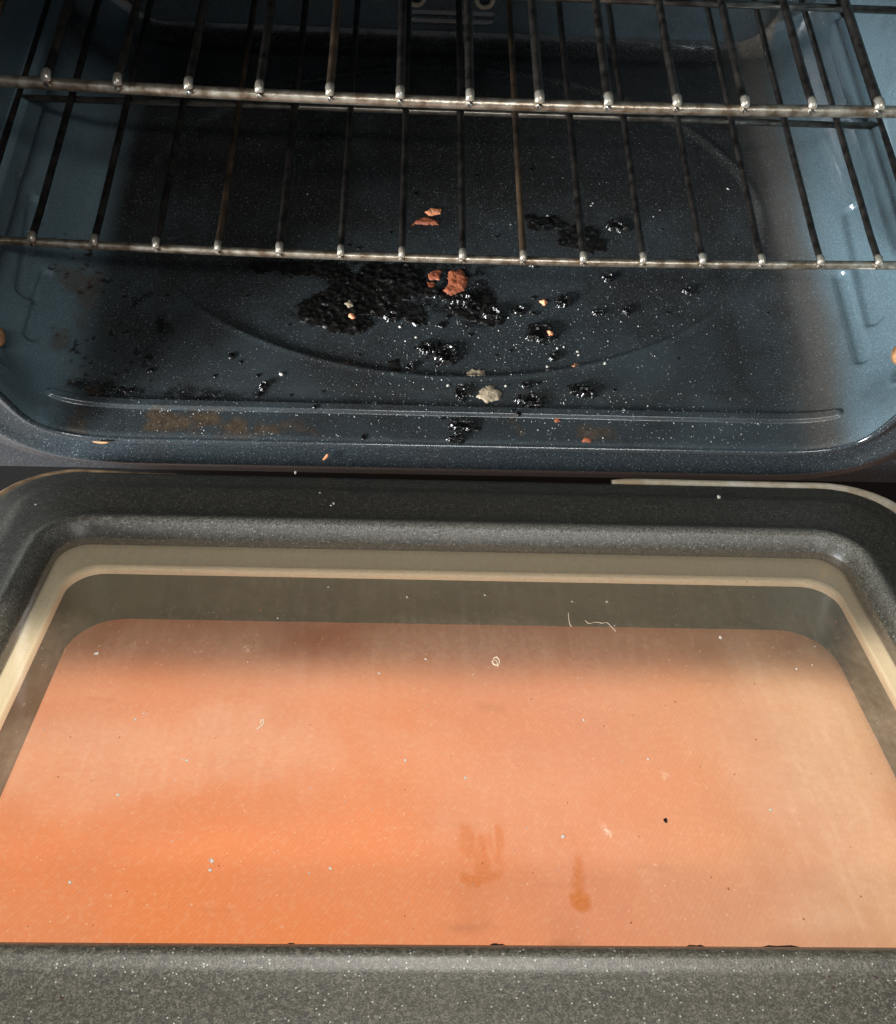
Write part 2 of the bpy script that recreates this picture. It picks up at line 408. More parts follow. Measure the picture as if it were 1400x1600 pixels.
black = np.maximum(black, 0.95*blot([(380, 402), (780, 405), (790, 500), (740, 512), (620, 470), (560, 515), (470, 500), (440, 490), (540, 440), (380, 420)], 0.004, 0.014)*sst(0.34, 0.5, n_fine))
black = np.maximum(black, 0.8*blot([(480, 170), (560, 175), (580, 215), (470, 230)], 0.012, 0.03))
black = np.maximum(black, 0.9*blot([(100, 90), (640, 100), (640, 150), (100, 140)], 0.015, 0.02))
brown = 0.75*blot([(225, 636), (300, 640), (480, 670), (460, 682), (230, 672)], 0.004, 0.016)*sst(.3, .5, n_mid)
brown = np.maximum(brown, 0.6*blot([(880, 655), (960, 660), (970, 690), (900, 692)], 0.004, 0.015))
brown = np.maximum(brown, 0.5*blot([(110, 440), (150, 440), (135, 690), (90, 640)], 0.006, 0.02)*sst(.35, .55, n_mid))
brown = np.maximum(brown, 0.5*blot([(800, 650), (850, 650), (850, 685), (810, 690)], 0.003, 0.012)*sst(.4, .55, n_mid))
tan = blot([(1188, 30), (1222, 20), (1215, 55), (1200, 60)], 0.002, 0.006)*0.7
tan = np.maximum(tan, blot([(1150, 85), (1190, 85), (1180, 100), (1160, 98)], 0.002, 0.008)*0.6)
tan = np.maximum(tan, 0.45*blot([(905, 665), (975, 668), (960, 688), (910, 690)], 0.003, 0.02)*sst(.45, .6, n_mid))
# worn grey band where floor meets the right-hand cove
edge = 0.239+(n_big-.5)*0.010-0.006*sst(0.1, 0, Yf)
worn = 0.85*np.exp(-((Xf-edge)/0.014)**2)*sst(.10, .5, n_mid+0.35*n_fine)
worn = np.maximum(worn, 0.25*np.exp(-((Xf+0.247)/0.006)**2)*sst(.42, .6, n_mid))
flk = sst(0.72, 0.78, fbm(Xf*300, Yf*300, 77, 2))*blot([(90, 380), (140, 380), (300, 600), (120, 640), (90, 600)], 0.01, 0.03)
black = np.maximum(black, flk)
for nme, v in (('soot_shade', soot_shade), ('black', black), ('brown', brown), ('tan', tan), ('worn', worn)):
    attr(lin, nme, np.where(low, v, v*0))

# side walls and ceiling, continuing the same section
for sx in (-1, 1):
    zs = np.linspace(0.12, TOPZ, 90); V = []
    for yv in ys[::2]:
        b = float(sst(0.004, 0.050, yv)); x0 = 0.274*(1-b)+0.290*b
        for z in zs:
            a = 0.0
            for zr in (0.140, 0.235, 0.32):
                d = seg_d(0.075, zr, 0.33, zr, np.array(yv), np.array(z)); a += 0.007*float(sst(0.011, 0.004, d))
            V.append((sx*(x0-a), yv, z))
    o = mesh('side_wall', V, grid_faces(len(ys[::2]), 90), M_LINER, OVEN); opart(o)
    for nme in ('soot_shade', 'black', 'brown', 'tan', 'worn'): attr(o, nme, np.zeros(len(V)))
V = [(x, y, TOPZ) for x in (-0.29, 0.29) for y in (0, DEPTH)]
o = mesh('cavity_ceiling', V, [(0, 1, 3, 2)], M_LINER, OVEN, smooth=False); opart(o)
# back wall with its pressed panel
bx = np.linspace(-0.29, 0.29, 240); bz = np.unique(np.r_[np.linspace(0.0, 0.06, 60), np.linspace(0.06, TOPZ, 50)])
BX, BZ = np.meshgrid(bx, bz, indexing='ij')
qx = np.abs(BX)-(0.250-0.025); qz = np.abs(BZ-0.18)-(0.170-0.025)
sd = np.minimum(np.maximum(qx, qz), 0)+np.hypot(np.maximum(qx, 0), np.maximum(qz, 0))-0.025
BY = DEPTH-0.0005-0.007*sst(0.003, -0.004, sd)
pill = seg_d(-0.031, 0.0245, 0.028, 0.0245, BX, BZ)
BY -= 0.0016*np.exp(-((pill-0.0035)/0.0011)**2)
back = mesh('back_wall', np.c_[BX.ravel(), BY.ravel(), BZ.ravel()], grid_faces(240, len(bz)), M_LINER, OVEN); opart(back)
sdr = sd.ravel(); bxx = BX.ravel(); bzz = BZ.ravel()
nb = fbm(bxx*70, bzz*70, 4)
attr(back, 'soot_shade', np.full(len(sdr), 0.5)); attr(back, 'black', 0*sdr); attr(back, 'brown', 0.5*np.exp(-((bxx-0.245)/0.02)**2)*nb)
attr(back, 'tan', np.exp(-(((bxx-0.252)/0.006)**2+((bzz-0.022)/0.010)**2))*sst(.3, .5, nb)); attr(back, 'worn', 0*sdr)
for cxr in (-0.029, 0.0235):
    V = []; Fc = []; nM, nm = 28, 10
    for i in range(nM):
        a = 2*pi*i/nM
        for j in range(nm):
            b = 2*pi*j/nm; rr = 0.0062+0.0019*cos(b)
            V.append((cxr+rr*cos(a), DEPTH-0.0105+0.0019*sin(b), 0.0425+rr*sin(a)))
    Fc = [(i*nm+j, ((i+1) % nM)*nm+j, ((i+1) % nM)*nm+(j+1) % nm, i*nm+(j+1) % nm) for i in range(nM) for j in range(nm)]
    opart(mesh('ceramic_ring', V, Fc, M_CERAMIC, OVEN))
# screws in the dimples
for sx, yy, zz in ((1, 0.040, 0.046), (-1, 0.036, 0.048)):
    xw = 0.2665 if sx > 0 else 0.2665
    V, Fc = tube([(sx*(xw+0.008), yy, zz), (sx*(xw-0.001), yy, zz-0.0), (sx*(xw-0.003), yy, zz), (sx*(xw-0.0042), yy, zz)], [0.0062, 0.0062, 0.005, 0.002], 16)
    opart(mesh('wall_screw', V, Fc, M_RUSTY, OVEN))

# front frame: profile swept round the opening
def path_inner(off, m=30):
    # the opening outline (SEC_A) offset outwards by off, right half from bottom centre up to the top
    P = SA; out = []
    T = np.gradient(P, axis=0); T /= np.hypot(T[:, 0], T[:, 1])[:, None]; N = np.c_[T[:, 1], -T[:, 0]]
    N[0] = (0, -1)
    q = P+N*off
    return q
def frame_loop(off, yv, drop=0.0):
    q = path_inner(off); half = [(0.0, -off)]+[(x, -off) for x in np.linspace(0.04, 0.18, 5)]+[tuple(p) for p in q]
    xe = half[-1][0]
    half += [(xe, z) for z in np.linspace(0.15, TOPZ-0.03, 6)]
    for a in np.linspace(0.2, pi/2, 6): half.append((xe-(0.03+off)*(1-cos(a)), TOPZ-0.03+(0.03+off)*sin(a)))
    half.append((0.0, TOPZ+off))
    pts = half+[(-x, z) for x, z in half[1:-1][::-1]]
    return [(x, yv, z) for x, z in pts]
prof = [(0.0012, 0.001), (0.0008, -0.0002), (0.0014, -0.0014), (0.0026, -0.0020), (0.0044, -0.0016), (0.0060, 0.0004), (0.0076, 0.0018), (0.0092, 0.0020),
        (0.0120, 0.0010), (0.0160, 0.0004), (0.0200, -0.0010), (0.0225, -0.0028), (0.0250, -0.0036), (0.0275, -0.0028), (0.0300, -0.0008), (0.0325, 0.0004), (0.0385, 0.0006), (0.0400, 0.003), (0.0405, 0.012)]
loops = [frame_loop(a, b) for a, b in prof]; n = len(loops[0]); V = sum(loops, [])
Fc = [(i*n+k, i*n+(k+1) % n, (i+1)*n+(k+1) % n, (i+1)*n+k) for i in range(len(loops)-1) for k in range(n)]
opart(fix_normals(mesh('front_frame', V, Fc, M_FRONT, OVEN)))
M_PLATE = enamel('dark_plate_enamel', (0.010, 0.013, 0.016), use_attr=False, rough=0.35, fthr=0.95, grain=0.2, coat=0.1)
fl_ = frame_loop(0.0385, 0.0)
for sx in (-1, 1):
    pts_ = [(x*sx, z) for x, _, z in fl_[:len(fl_)//2] if 0.17 < x and z < 0.16]
    pts_ = [(pts_[0][0], -0.0386)]+pts_+[(sx*0.3214, pts_[-1][1]), (sx*0.3214, -0.0386)]
    m_ = len(pts_); V = [(x, 0.0012, z) for x, z in pts_]+[(x, 0.0040, z) for x, z in pts_]
    Fc = [tuple(range(m_)), tuple(range(m_, 2*m_))[::-1]]+[(i, (i+1) % m_, m_+(i+1) % m_, m_+i) for i in range(m_)]
    opart(fix_normals(mesh('corner_plate', V, Fc, M_PLATE, OVEN, smooth=False)))
# outer body: front face behind the frame, sides, top and lower panel
def box(x0, x1, y0, y1, z0, z1):
    v = [(x, y, z) for x in (x0, x1) for y in (y0, y1) for z in (z0, z1)]
    return v, [(0, 1, 3, 2), (4, 6, 7, 5), (0, 4, 5, 1), (2, 3, 7, 6), (0, 2, 6, 4), (1, 5, 7, 3)]
parts = [box(-0.38, -0.322, 0.010, 0.42, -0.83, 0.46), box(0.322, 0.38, 0.010, 0.42, -0.83, 0.46),
         box(-0.3215, 0.3215, 0.010, 0.42, 0.426, 0.46), box(-0.3215, 0.3215, 0.0045, 0.42, -0.83, -0.0402), box(-0.3215, 0.3215, 0.392, 0.42, -0.0395, 0.4255)]
V, Fc = join(parts); opart(mesh('outer_body', V, Fc, M_BODY, OVEN, smooth=False))

# ------------------------------------------------------------------ door
door = empty('door'); opart(door)
def dpart(o):
    o.parent = door; o.location = (0, 0, 0); return o
def rrect(x0, x1, s0, s1, r, h, n=9, m=14):
    out = []
    cs = [(x1-r, s0+r, -pi/2), (x1-r, s1-r, 0), (x0+r, s1-r, pi/2), (x0+r, s0+r, pi)]
    for i, (cx_, cs_, a0) in enumerate(cs):
        arc = [(cx_+r*cos(a0+pi/2*k/n), cs_+r*sin(a0+pi/2*k/n)) for k in range(n+1)]
        out += arc
        nx = cs[(i+1) % 4]; q = (nx[0]+r*cos(nx[2]), nx[1]+r*sin(nx[2])); p = arc[-1]
        out += [(p[0]+(q[0]-p[0])*t/m, p[1]+(q[1]-p[1])*t/m) for t in range(1, m)]
    return [(u, s, h) for u, s in out]
WX, WS0, WS1, WR = 0.2215, 0.0722, 0.3118, 0.017
def wloop(off, h): return rrect(-WX-off, WX+off, WS0-off, WS1+off, WR+off, h)
def oloop(off, h): return rrect(-0.2685-off, 0.2705+off, 0.0125-off, 0.46+off, 0.043+off, h)
DH = 0.0085
lps = [wloop(-0.001, -0.004), wloop(0.0, -0.0005), wloop(0.0012, 0.0030), wloop(0.0030, 0.0052), wloop(0.0045, 0.0078), wloop(0.0062, 0.0094), wloop(0.0082, 0.0100), wloop(0.0105, 0.0096),
       wloop(0.0125, 0.0088), wloop(0.015, DH), wloop(0.024, DH), oloop(-0.022, DH), oloop(-0.018, DH-0.0004), oloop(-0.0160, DH-0.0012), oloop(-0.013, DH-0.0018), oloop(-0.006, DH-0.0020), oloop(-0.002, DH-0.003), oloop(0.0, DH-0.006), oloop(0.0, DH-0.012)]
n = len(lps[0]); Vd = [D(*p) for L in lps for p in L]
Fc = [(i*n+k, i*n+(k+1) % n, (i+1)*n+(k+1) % n, (i+1)*n+k) for i in range(len(lps)-1) for k in range(n)]
dp = dpart(fix_normals(mesh('inner_panel', Vd, Fc, M_DOOR, door)))
cw = {3: .5, 4: 1, 5: 1, 6: .8, 7: .4}
attr(dp, 'crest', [cw.get(i, 0)*(1 if s_ < 0.28 else 0) for i, L in enumerate(lps) for (_, s_, _) in L])  # painted highlight left off the near side
gr = []
for L in lps:
    for (u, s, h) in L:
        d = min(math.hypot(u+0.195, (s-0.068)*2), math.hypot(u+0.20, (s-0.068)*2))
        gr.append(max(0, 1-d/0.03))
attr(dp, 'grime', gr)
# door body under the panel
lp2 = [oloop(-0.004, DH-0.013), oloop(-0.004, -0.050), oloop(-0.012, -0.055)]
V = [D(*p) for L in lp2 for p in L]; n2 = len(lp2[0])
Fc = [(i*n2+k, i*n2+(k+1) % n2, (i+1)*n2+(k+1) % n2, (i+1)*n2+k) for i in range(2) for k in range(n2)]
Fc.append(tuple(2*n2+k for k in range(n2)))
dpart(fix_normals(mesh('outer_shell', V, Fc, M_BODY, door, smooth=False)))
# edge trim: two pieces past the panel corners, the right one coloured as if sunlit
def trim(name, keep, mat, wfun, h0):
    base = oloop(0.0, 0); m_ = len(base); V = []; idx = []
    seq = [k for k in range(m_) if keep(base[k])]
    # order: make contiguous
    for st in range(m_):
        if keep(base[st]) and not keep(base[st-1]): break
    seq = []; k = st
    while keep(base[k]) and len(seq) < m_: seq.append(k); k = (k+1) % m_
    dense = []
    for a, b in zip(seq[:-1], seq[1:]):
        for t in range(4): dense.append((base[a][0]*(1-t/4)+base[b][0]*t/4, base[a][1]*(1-t/4)+base[b][1]*t/4))
    dense = np.array(dense); T = np.gradient(dense, axis=0); T /= np.hypot(*T.T)[:, None]; N = np.c_[T[:, 1], -T[:, 0]]
    rows = [(0.0, -0.002), (0.35, 0.0), (0.6, 0.0004), (0.85, 0.0), (1.0, -0.0012), (1.0, -0.005)]
    for p, nn in zip(dense, N):
        w_ = wfun(p)
        for a, hh in rows: V.append(D(p[0]+nn[0]*(w_*a-0.001), p[1]+nn[1]*(w_*a-0.001), h0+hh))
    o = mesh(name, V, grid_faces(len(dense), len(rows)), mat, door); fix_normals(o); return dpart(o)
trim('edge_trim', lambda p: p[0] > 0.080 and p[1] < 0.25, M_TRIM, lambda p: 0.0006+0.0078*float(sst(0.078, 0.11, p[0]))+0.003*float(sst(0.225, 0.265, p[0])), DH-0.004)['label'] = 'cream edge trim, coloured as if sunlit, at the right corner'
trim('edge_trim', lambda p: p[0] < -0.150 and p[1] < 0.25, M_TRIM2, lambda p: 0.0006+0.0045*float(sst(0.17, 0.24, -p[0])), DH-0.004)['label'] = 'brown edge trim at the left corner'

# window assembly inside the door: glass, gold retainer, channel, outer pane
us = np.linspace(-WX-0.0005, WX+0.0005, 300); ss = np.linspace(WS0-0.0005, WS1+0.0005, 170)
UG, SG = np.meshgrid(us, ss, indexing='ij')
top = [D(a, b, 0.0) for a, b in zip(UG.ravel(), SG.ravel())]
nt = len(top); V = top+[D(-WX, WS0, -0.003), D(WX, WS0, -0.003), D(WX, WS1, -0.003), D(-WX, WS1, -0.003)]
gf = grid_faces(300, 170)
gl = mesh('window_glass', V, gf+[(nt+3, nt+2, nt+1, nt)], M_GLASS, door); dpart(gl)
ug, sg = UG.ravel(), SG.ravel()
gn1 = fbm(ug*14, sg*14, 31); gn2 = fbm(ug*60, sg*60, 35)
def dpoly(pts): return [on_door(*p) for p in pts]
def dbl(pts, soft=0.01, rag=0.015): return sst(-soft, soft, poly_sd(dpoly(pts), ug, sg)+(gn2-.5)*rag+(gn1-.5)*rag)
film_haze = 0.02+0.04*gn1
film_haze = np.maximum(film_haze, 0.24*dbl([(1180, 1040), (1420, 1000), (1500, 1500), (1200, 1500), (1240, 1300), (1150, 1150)], 0.05, 0.05))
film_haze = np.maximum(film_haze, 0.16*dbl([(-60, 1130), (420, 1090), (560, 1200), (100, 1280), (-80, 1260)], 0.02, 0.03))
film_haze = np.maximum(film_haze, 0.09*dbl([(550, 1100), (960, 1180), (1020, 1350), (640, 1320)], 0.02, 0.05))
film_haze = film_haze+0.25*np.exp(-((ug-on_door(1330, 1400)[0])/0.0009)**2)*sst(0.24, 0.29, sg)*gn2
film_haze = np.maximum(film_haze, 0.17*sst(0.155, 0.115, sg+0.012*(gn1-.5)))  # haze and shade of the far side painted over the glass
film_haze = np.maximum(film_haze, 0.14*sst(0.0, 0.7, gn1)*sst(0.25, 0.14, sg))
film_haze = np.maximum(film_haze, 0.20*sst(0.172, 0.212, ug+0.02*(gn1-.5)))
greasy = np.maximum.reduce([0.42*dbl([(728, 1292), (740, 1300), (752, 1325), (775, 1300), (780, 1372), (750, 1380), (720, 1375), (724, 1330)], 0.003, 0.010)*sst(.3, .65, fbm(ug*420, sg*60, 61)),
    1.0*dbl([(893, 1400), (905, 1392), (921, 1400), (920, 1418), (908, 1424), (897, 1416)], 0.0008, 0.002),
    0.6*dbl([(901, 1340), (907, 1340), (913, 1392), (897, 1392)], 0.0008, 0.002),
    0.55*dbl([(717, 1362), (735, 1368), (760, 1366), (782, 1362), (781, 1371), (757, 1376), (747, 1386), (727, 1383), (717, 1374)], 0.0008, 0.003)])
white = np.maximum.reduce([0.7*dbl([(932, 1285), (945, 1285), (960, 1308), (950, 1308)], 0.001, 0.003), 0.6*dbl([(1030, 1205), (1045, 1210), (1040, 1218)], 0.001, 0.002),
    0.5*dbl([(1080, 1220), (1094, 1224), (1088, 1234)], 0.001, 0.002), 0.3*dbl([(378, 1005), (396, 1008), (392, 1022), (380, 1022)], 0.002, 0.003), 0.5*dbl([(1250, 1345), (1266, 1342), (1262, 1356)], .001, .003)])
z4 = np.zeros(4)
for nme, v in (('film_haze', film_haze), ('greasy', greasy), ('white', white)): attr(gl, nme, np.r_[v, z4])

def strip(name, lps, mat, cap=False, smooth=True):
    n = len(lps[0]); V = [D(*p) for L in lps for p in L]
    Fc = [(i*n+k, i*n+(k+1) % n, (i+1)*n+(k+1) % n, (i+1)*n+k) for i in range(len(lps)-1) for k in range(n)]
    if cap: Fc.append(tuple((len(lps)-1)*n+k for k in range(n)))
    return dpart(fix_normals(mesh(name, V, Fc, mat, door, smooth=smooth)))
def il(dx, ds0, ds1, r, h): return rrect(-WX+dx, WX-dx, WS0+ds0, WS1-ds1, r, h)
strip('window_retainer', [rrect(-WX-0.004, WX+0.004, WS0-0.004, WS1+0.004, 0.015, -0.0065), il(0.0075, 0.0135, 0.002, 0.018, -0.0068), il(0.0082, 0.0150, 0.002, 0.018, -0.0062),
      il(0.0092, 0.0172, 0.003, 0.018, -0.0056), il(0.0102, 0.0190, 0.003, 0.018, -0.0068), il(0.0108, 0.0198, 0.003, 0.018, -0.0095)], M_LEDGE)
strip('window_channel', [il(0.0104, 0.0194, 0.003, 0.018, -0.0092), il(0.0106, 0.0210, 0.003, 0.020, -0.0140), il(0.0106, 0.0255, 0.003, 0.024, -0.026), il(0.0106, 0.0275, 0.003, 0.028, -0.036)], M_CHAN)
V = [D(-0.225, 0.085, -0.0355), D(0.225, 0.085, -0.0355), D(0.225, 0.315, -0.0355), D(-0.225, 0.315, -0.0355), D(-0.225, 0.085, -0.0395), D(0.225, 0.085, -0.0395), D(0.225, 0.315, -0.0395), D(-0.225, 0.315, -0.0395)]
dpart(mesh('outer_pane', V, [(0, 1, 2, 3), (7, 6, 5, 4), (0, 4, 5, 1), (1, 5, 6, 2), (2, 6, 7, 3), (3, 7, 4, 0)], M_OUTP, door, smooth=False))
# black gasket slivers put in for shade at the near edge of the glass
for (a, b) in ((448, 460), (766, 790), (1072, 1102), (1190, 1250)):
    u0, s0 = on_door(a, 1484, 0.001); u1, s1 = on_door(b, 1484, 0.001)
    V, Fc = tube([D(u0+(u1-u0)*t, WS1+0.0004+random.uniform(-.0002, .0002), 0.0012) for t in (0, .2, .4, .6, .8, 1)], [0.0002]+[random.uniform(.0004, .0009) for _ in range(4)]+[0.0002], 8)
    dpart(mesh('gasket_shadow', V, Fc, M_BODY, door))

# ------------------------------------------------------------------ racks
PITCHX = 0.036
WIRE_ME = {}
def rack(name, label, x0, i0, i1, y0, bow, z, half, r_rail, r_wire, cross_y, yend=0.368):
    root = empty(name, (0, y0, z)); tag(root, label, 'oven rack', 'oven racks')
    def yfront(x):
        t = (x)/0.26; return bow*(t*t-1)
    xs = np.linspace(-half, half, 41)
    V, Fc = tube([(x, yfront(x), -r_rail-0.0006) for x in xs], r_rail, 12)
    mesh('front_rail', V, Fc, M_RAIL, root)
    V, Fc = tube([(x, yend-y0, -r_wire-0.0024) for x in (-half, 0, half)], 0.003, 10)
    mesh('rear_rail', V, Fc, M_WIRE, root)
    V, Fc = tube([(x, cross_y-y0, -0.0042) for x in (-half, -0.1, 0.1, half)], 0.0022, 10)
    mesh('cross_bar', V, Fc, M_RAIL2, root)
    for sx in (-1, 1):
        V, Fc = tube([(sx*half, yfront(half), -r_rail), (sx*half, 0.03, -0.003), (sx*half, cross_y-y0, -0.004), (sx*half, yend-y0, -0.004)], 0.003, 10)
        mesh('side_rail', V, Fc, M_WIRE, root)
    for i in range(i0, i1+1):
        x = x0+i*PITCHX
        if abs(x) > half-0.006: continue
        yf = yfront(x)
        rr = r_wire*random.uniform(0.94, 1.06); jx = random.uniform(-.0005, .0005)
        pts = [(x, yf-0.0008, 0.0009), (x, yf+0.004, 0.0012)]+[(x+jx*sin(t*3), t, 0.0006+random.uniform(-.0002, .0002)) for t in np.linspace(0.02, yend-y0, 9)]
        V, Fc = tube(pts, rr, 8); wre = mesh('wire', V, Fc, M_WIRE if random.random() > .15 else M_WIREB, root)
        # bright rounded weld nub that hooks over the rail
        cp = [(x, yf+0.0025, 0.0014), (x, yf+0.0005, 0.0024), (x, yf-0.0016, 0.0020), (x, yf-0.0030, 0.0004), (x, yf-0.0034, -0.0014), (x, yf-0.0030, -0.0026)]
        V, Fc = tube(cp, [q_*rr*random.uniform(.9, 1.05) for q_ in (0.99, 1.04, 1.05, 1.0, 0.85, 0.5)], 10)
        mesh('weld_nub', V, Fc, M_TIP, wre)
    return root
M_RAIL2 = simple('dark_cross_bar', (0.16, 0.15, 0.13), 0.3, 0.8, nscale=150, base2=(0.07, 0.06, 0.05))
M_WIREB = simple('browned_wire', (0.085, 0.055, 0.032), 0.42, 0.5, nscale=70, base2=(0.014, 0.011, 0.009), bump=0.5, bscale=400)
rack('oven_rack', 'upper wire oven rack with tarnished front rail and burnt black wires', -0.21539, -2, 14, 0.11328, 0.00587, 0.16386, 0.287, 0.0031, 0.0024, 0.200)
rack('oven_rack', 'lower wire oven rack hanging just above the dirty oven floor', -0.25007, -1, 15, 0.09258, 0.00445, 0.06947, 0.286, 0.0027, 0.0022, 0.2185)

# ------------------------------------------------------------------ burnt spills and crumbs
def fz(x, y):
    return float(floor_h(np.array([x]), np.array([y]))[0])
def crust(pts, label, h=0.0035, lump=(0.002, 0.005), dens=1.0, seed=1, mat=None, res=0.0008, name='burnt_spill', cat='burnt spill', rag=0.008, group=None):
    P = pxpoly(pts); A = np.array(P); r2 = np.random.default_rng(seed)
    c = A.mean(0); x0, y0 = A.min(0)-0.006; x1, y1 = A.max(0)+0.006
    nx = int((x1-x0)/res)+2; ny = int((y1-y0)/res)+2
    X, Y = np.meshgrid(np.linspace(x0, x1, nx), np.linspace(y0, y1, ny), indexing='ij')
    sdv = poly_sd(P, X, Y)+(fbm(X*90, Y*90, seed)-0.5)*2*rag
    Hh = 0.0006*sst(-0.001, 0.002, sdv)*sst(.25, .5, fbm(X*140, Y*140, seed+3))
    area_ = (x1-x0)*(y1-y0); k = int(area_/(lump[0]*lump[1]*2.2)*dens)+6
    Xw = X+(fbm(X*260, Y*260, seed+5)-.5)*0.0030; Yw = Y+(fbm(X*260, Y*260, seed+6)-.5)*0.0030
    for _ in range(k):
        lx, ly = r2.uniform(x0, x1), r2.uniform(y0, y1)
        s_ = poly_sd(P, np.array([lx]), np.array([ly]))[0]+(fbm(np.array([lx*90]), np.array([ly*90]), seed)[0]-0.5)*2*rag
        if s_ < 0: continue
        R = r2.uniform(*lump)*min(1.0, 0.45+s_/0.008); hh = h*r2.uniform(0.35, 1.0)*R/lump[1]
        dx = Xw-lx; dy = Yw-ly; an = r2.uniform(0, pi); ca, sa = cos(an), sin(an); e = r2.uniform(.45, 1)
        q = ((dx*ca+dy*sa)/R)**2+((-dx*sa+dy*ca)/(R*e))**2
        dome = hh*np.clip(1-q, 0, 1)**r2.uniform(.5, 1.4)
        if r2.random() < 0.3: dome = dome*(1-0.75*np.exp(-q*6))       # burst bubble
        Hh = np.maximum(Hh, dome)
    Hh = Hh*(0.55+0.9*fbm(X*420, Y*420, seed+9))
    base = floor_h(X, Y)
    V = np.c_[(X-c[0]).ravel(), (Y-c[1]).ravel(), (base+Hh-0.0001).ravel()]
    keep = (Hh > 0.00025)
    fs = [f for f in grid_faces(nx, ny) if keep.ravel()[list(f)].sum() >= 2]
    # rim dips under the floor so the patch sits down on it
    Vz = np.where(keep.ravel(), V[:, 2], base.ravel()-0.0006); V[:, 2] = Vz
    used = sorted({i for f in fs for i in f}); mp = {u: i for i, u in enumerate(used)}
    if not fs: return None
    V = V[used]; nV = len(V)
    fs = [tuple(mp[i] for i in f) for f in fs]
    o = mesh(name, V, fs, mat or M_CHAR, loc=(c[0], c[1], 0)); tag(o, label, cat, group)
    return o
crust([(462, 480), (500, 445), (560, 412), (640, 405), (660, 440), (640, 470), (585, 490), (560, 515), (500, 508), (470, 495)], 'largest crusty black burnt spill, left of the rusty flakes below the lower rack', 0.0026, (0.00083, 0.00298), 1.8, 2, rag=.010)
crust([(376, 404), (560, 408), (530, 425), (470, 428), (420, 430), (380, 415)], 'thin black burnt crust running under the lower rack rail on the left', 0.0019, (0.00083, 0.00279), 1.5, 3)
crust([(640, 412), (700, 455), (760, 455), (792, 490), (775, 515), (730, 500), (700, 470), (650, 455)], 'bubbly black burnt spill just below the rusty orange flakes', 0.0028, (0.00088, 0.00310), 1.5, 4)
crust([(820, 335), (870, 330), (885, 350), (865, 362), (825, 350)], 'flat black burnt patch behind the wires, left one of the rear pair', 0.0017, (0.00083, 0.00310), 1.3, 7)
crust([(872, 360), (905, 345), (940, 360), (938, 385), (905, 392), (875, 382)], 'thick black burnt patch straddled by one wire of the lower rack', 0.0028, (0.00110, 0.00372), 1.8, 8)
crust([(98, 596), (120, 588), (150, 602), (200, 604), (208, 618), (100, 620)], 'scorched black crust at the left end of the front bead', 0.0019, (0.00066, 0.00217), 1.6, 16, M_CHARD)
crust([(248, 492), (260, 490), (272, 520), (262, 526), (252, 512)], 'narrow black scorch mark on the left of the floor', 0.0010, (0.00055, 0.00155), 2, 17, M_CHARD, rag=.003)
crust([(612, 470), (650, 465), (672, 490), (650, 505), (620, 495)], 'faint brownish black spill between the big crust and the bubbly one', 0.0010, (0.00083, 0.00248), 0.9, 18, M_CHARD)
crust([(600, 560), (625, 556), (632, 580), (612, 586)], 'small dull crust between crumbs left of the ring blob', 0.0011, (0.00055, 0.00155), 0.8, 24, M_CHARD, rag=.003)

def blister(px, py, rx, ry, rot, label, h=0.0026, ring=0.7, seed=1, halo=1.0, cracks=3, mat=None, z0=0.0):
    """one dried bubble of black tar: raised uneven rim, sunken middle, thin ragged skirt"""
    x0, y0 = on_floor(px, py); k = 1.0/2500; R = max(rx, ry)*k; n = 72
    t = np.linspace(-1.9*R, 1.9*R, n); X, Y = np.meshgrid(t, t, indexing='ij')
    ca, sa = cos(rot), sin(rot)
    wx = X+(fbm((X+x0)*330, (Y+y0)*330, seed)-.5)*R*0.9; wy = Y+(fbm((X+x0)*330, (Y+y0)*330, seed+4)-.5)*R*0.9
    q = np.sqrt(((wx*ca+wy*sa)/(rx*k))**2+((-wx*sa+wy*ca)/(ry*k))**2)
    an = np.arctan2(Y, X); wob = 0.75+0.5*fbm(3+2*np.cos(an), 3+2*np.sin(an), seed+8)
    rim = np.exp(-((q-0.72)/0.20)**2)*wob
    mid = (1-ring)*np.clip(1-q*q, 0, 1)
    Hh = h*(rim*(0.4+0.6*ring)+mid)+0.0003*sst(1.35*halo, 0.9, q)*sst(.3, .45, fbm((X+x0)*420, (Y+y0)*420, seed+2))
    Hh = np.where(q < 1.5, Hh, 0)
    keep = (Hh > 0.00016)
    base = floor_h(X+x0, Y+y0)
    Z = np.where(keep, base+Hh-0.0001, base-0.0005)
    fs = [f for f in grid_faces(n, n) if keep.ravel()[list(f)].sum() >= 2]
    used = sorted({i for f in fs for i in f}); mp = {u: i for i, u in enumerate(used)}
    V = np.c_[X.ravel(), Y.ravel(), Z.ravel()][used]
    o = mesh('burnt_blister', V, [tuple(mp[i] for i in f) for f in fs], mat or M_BLIS, loc=(x0, y0, z0)); tag(o, label, 'burnt blister'); return o
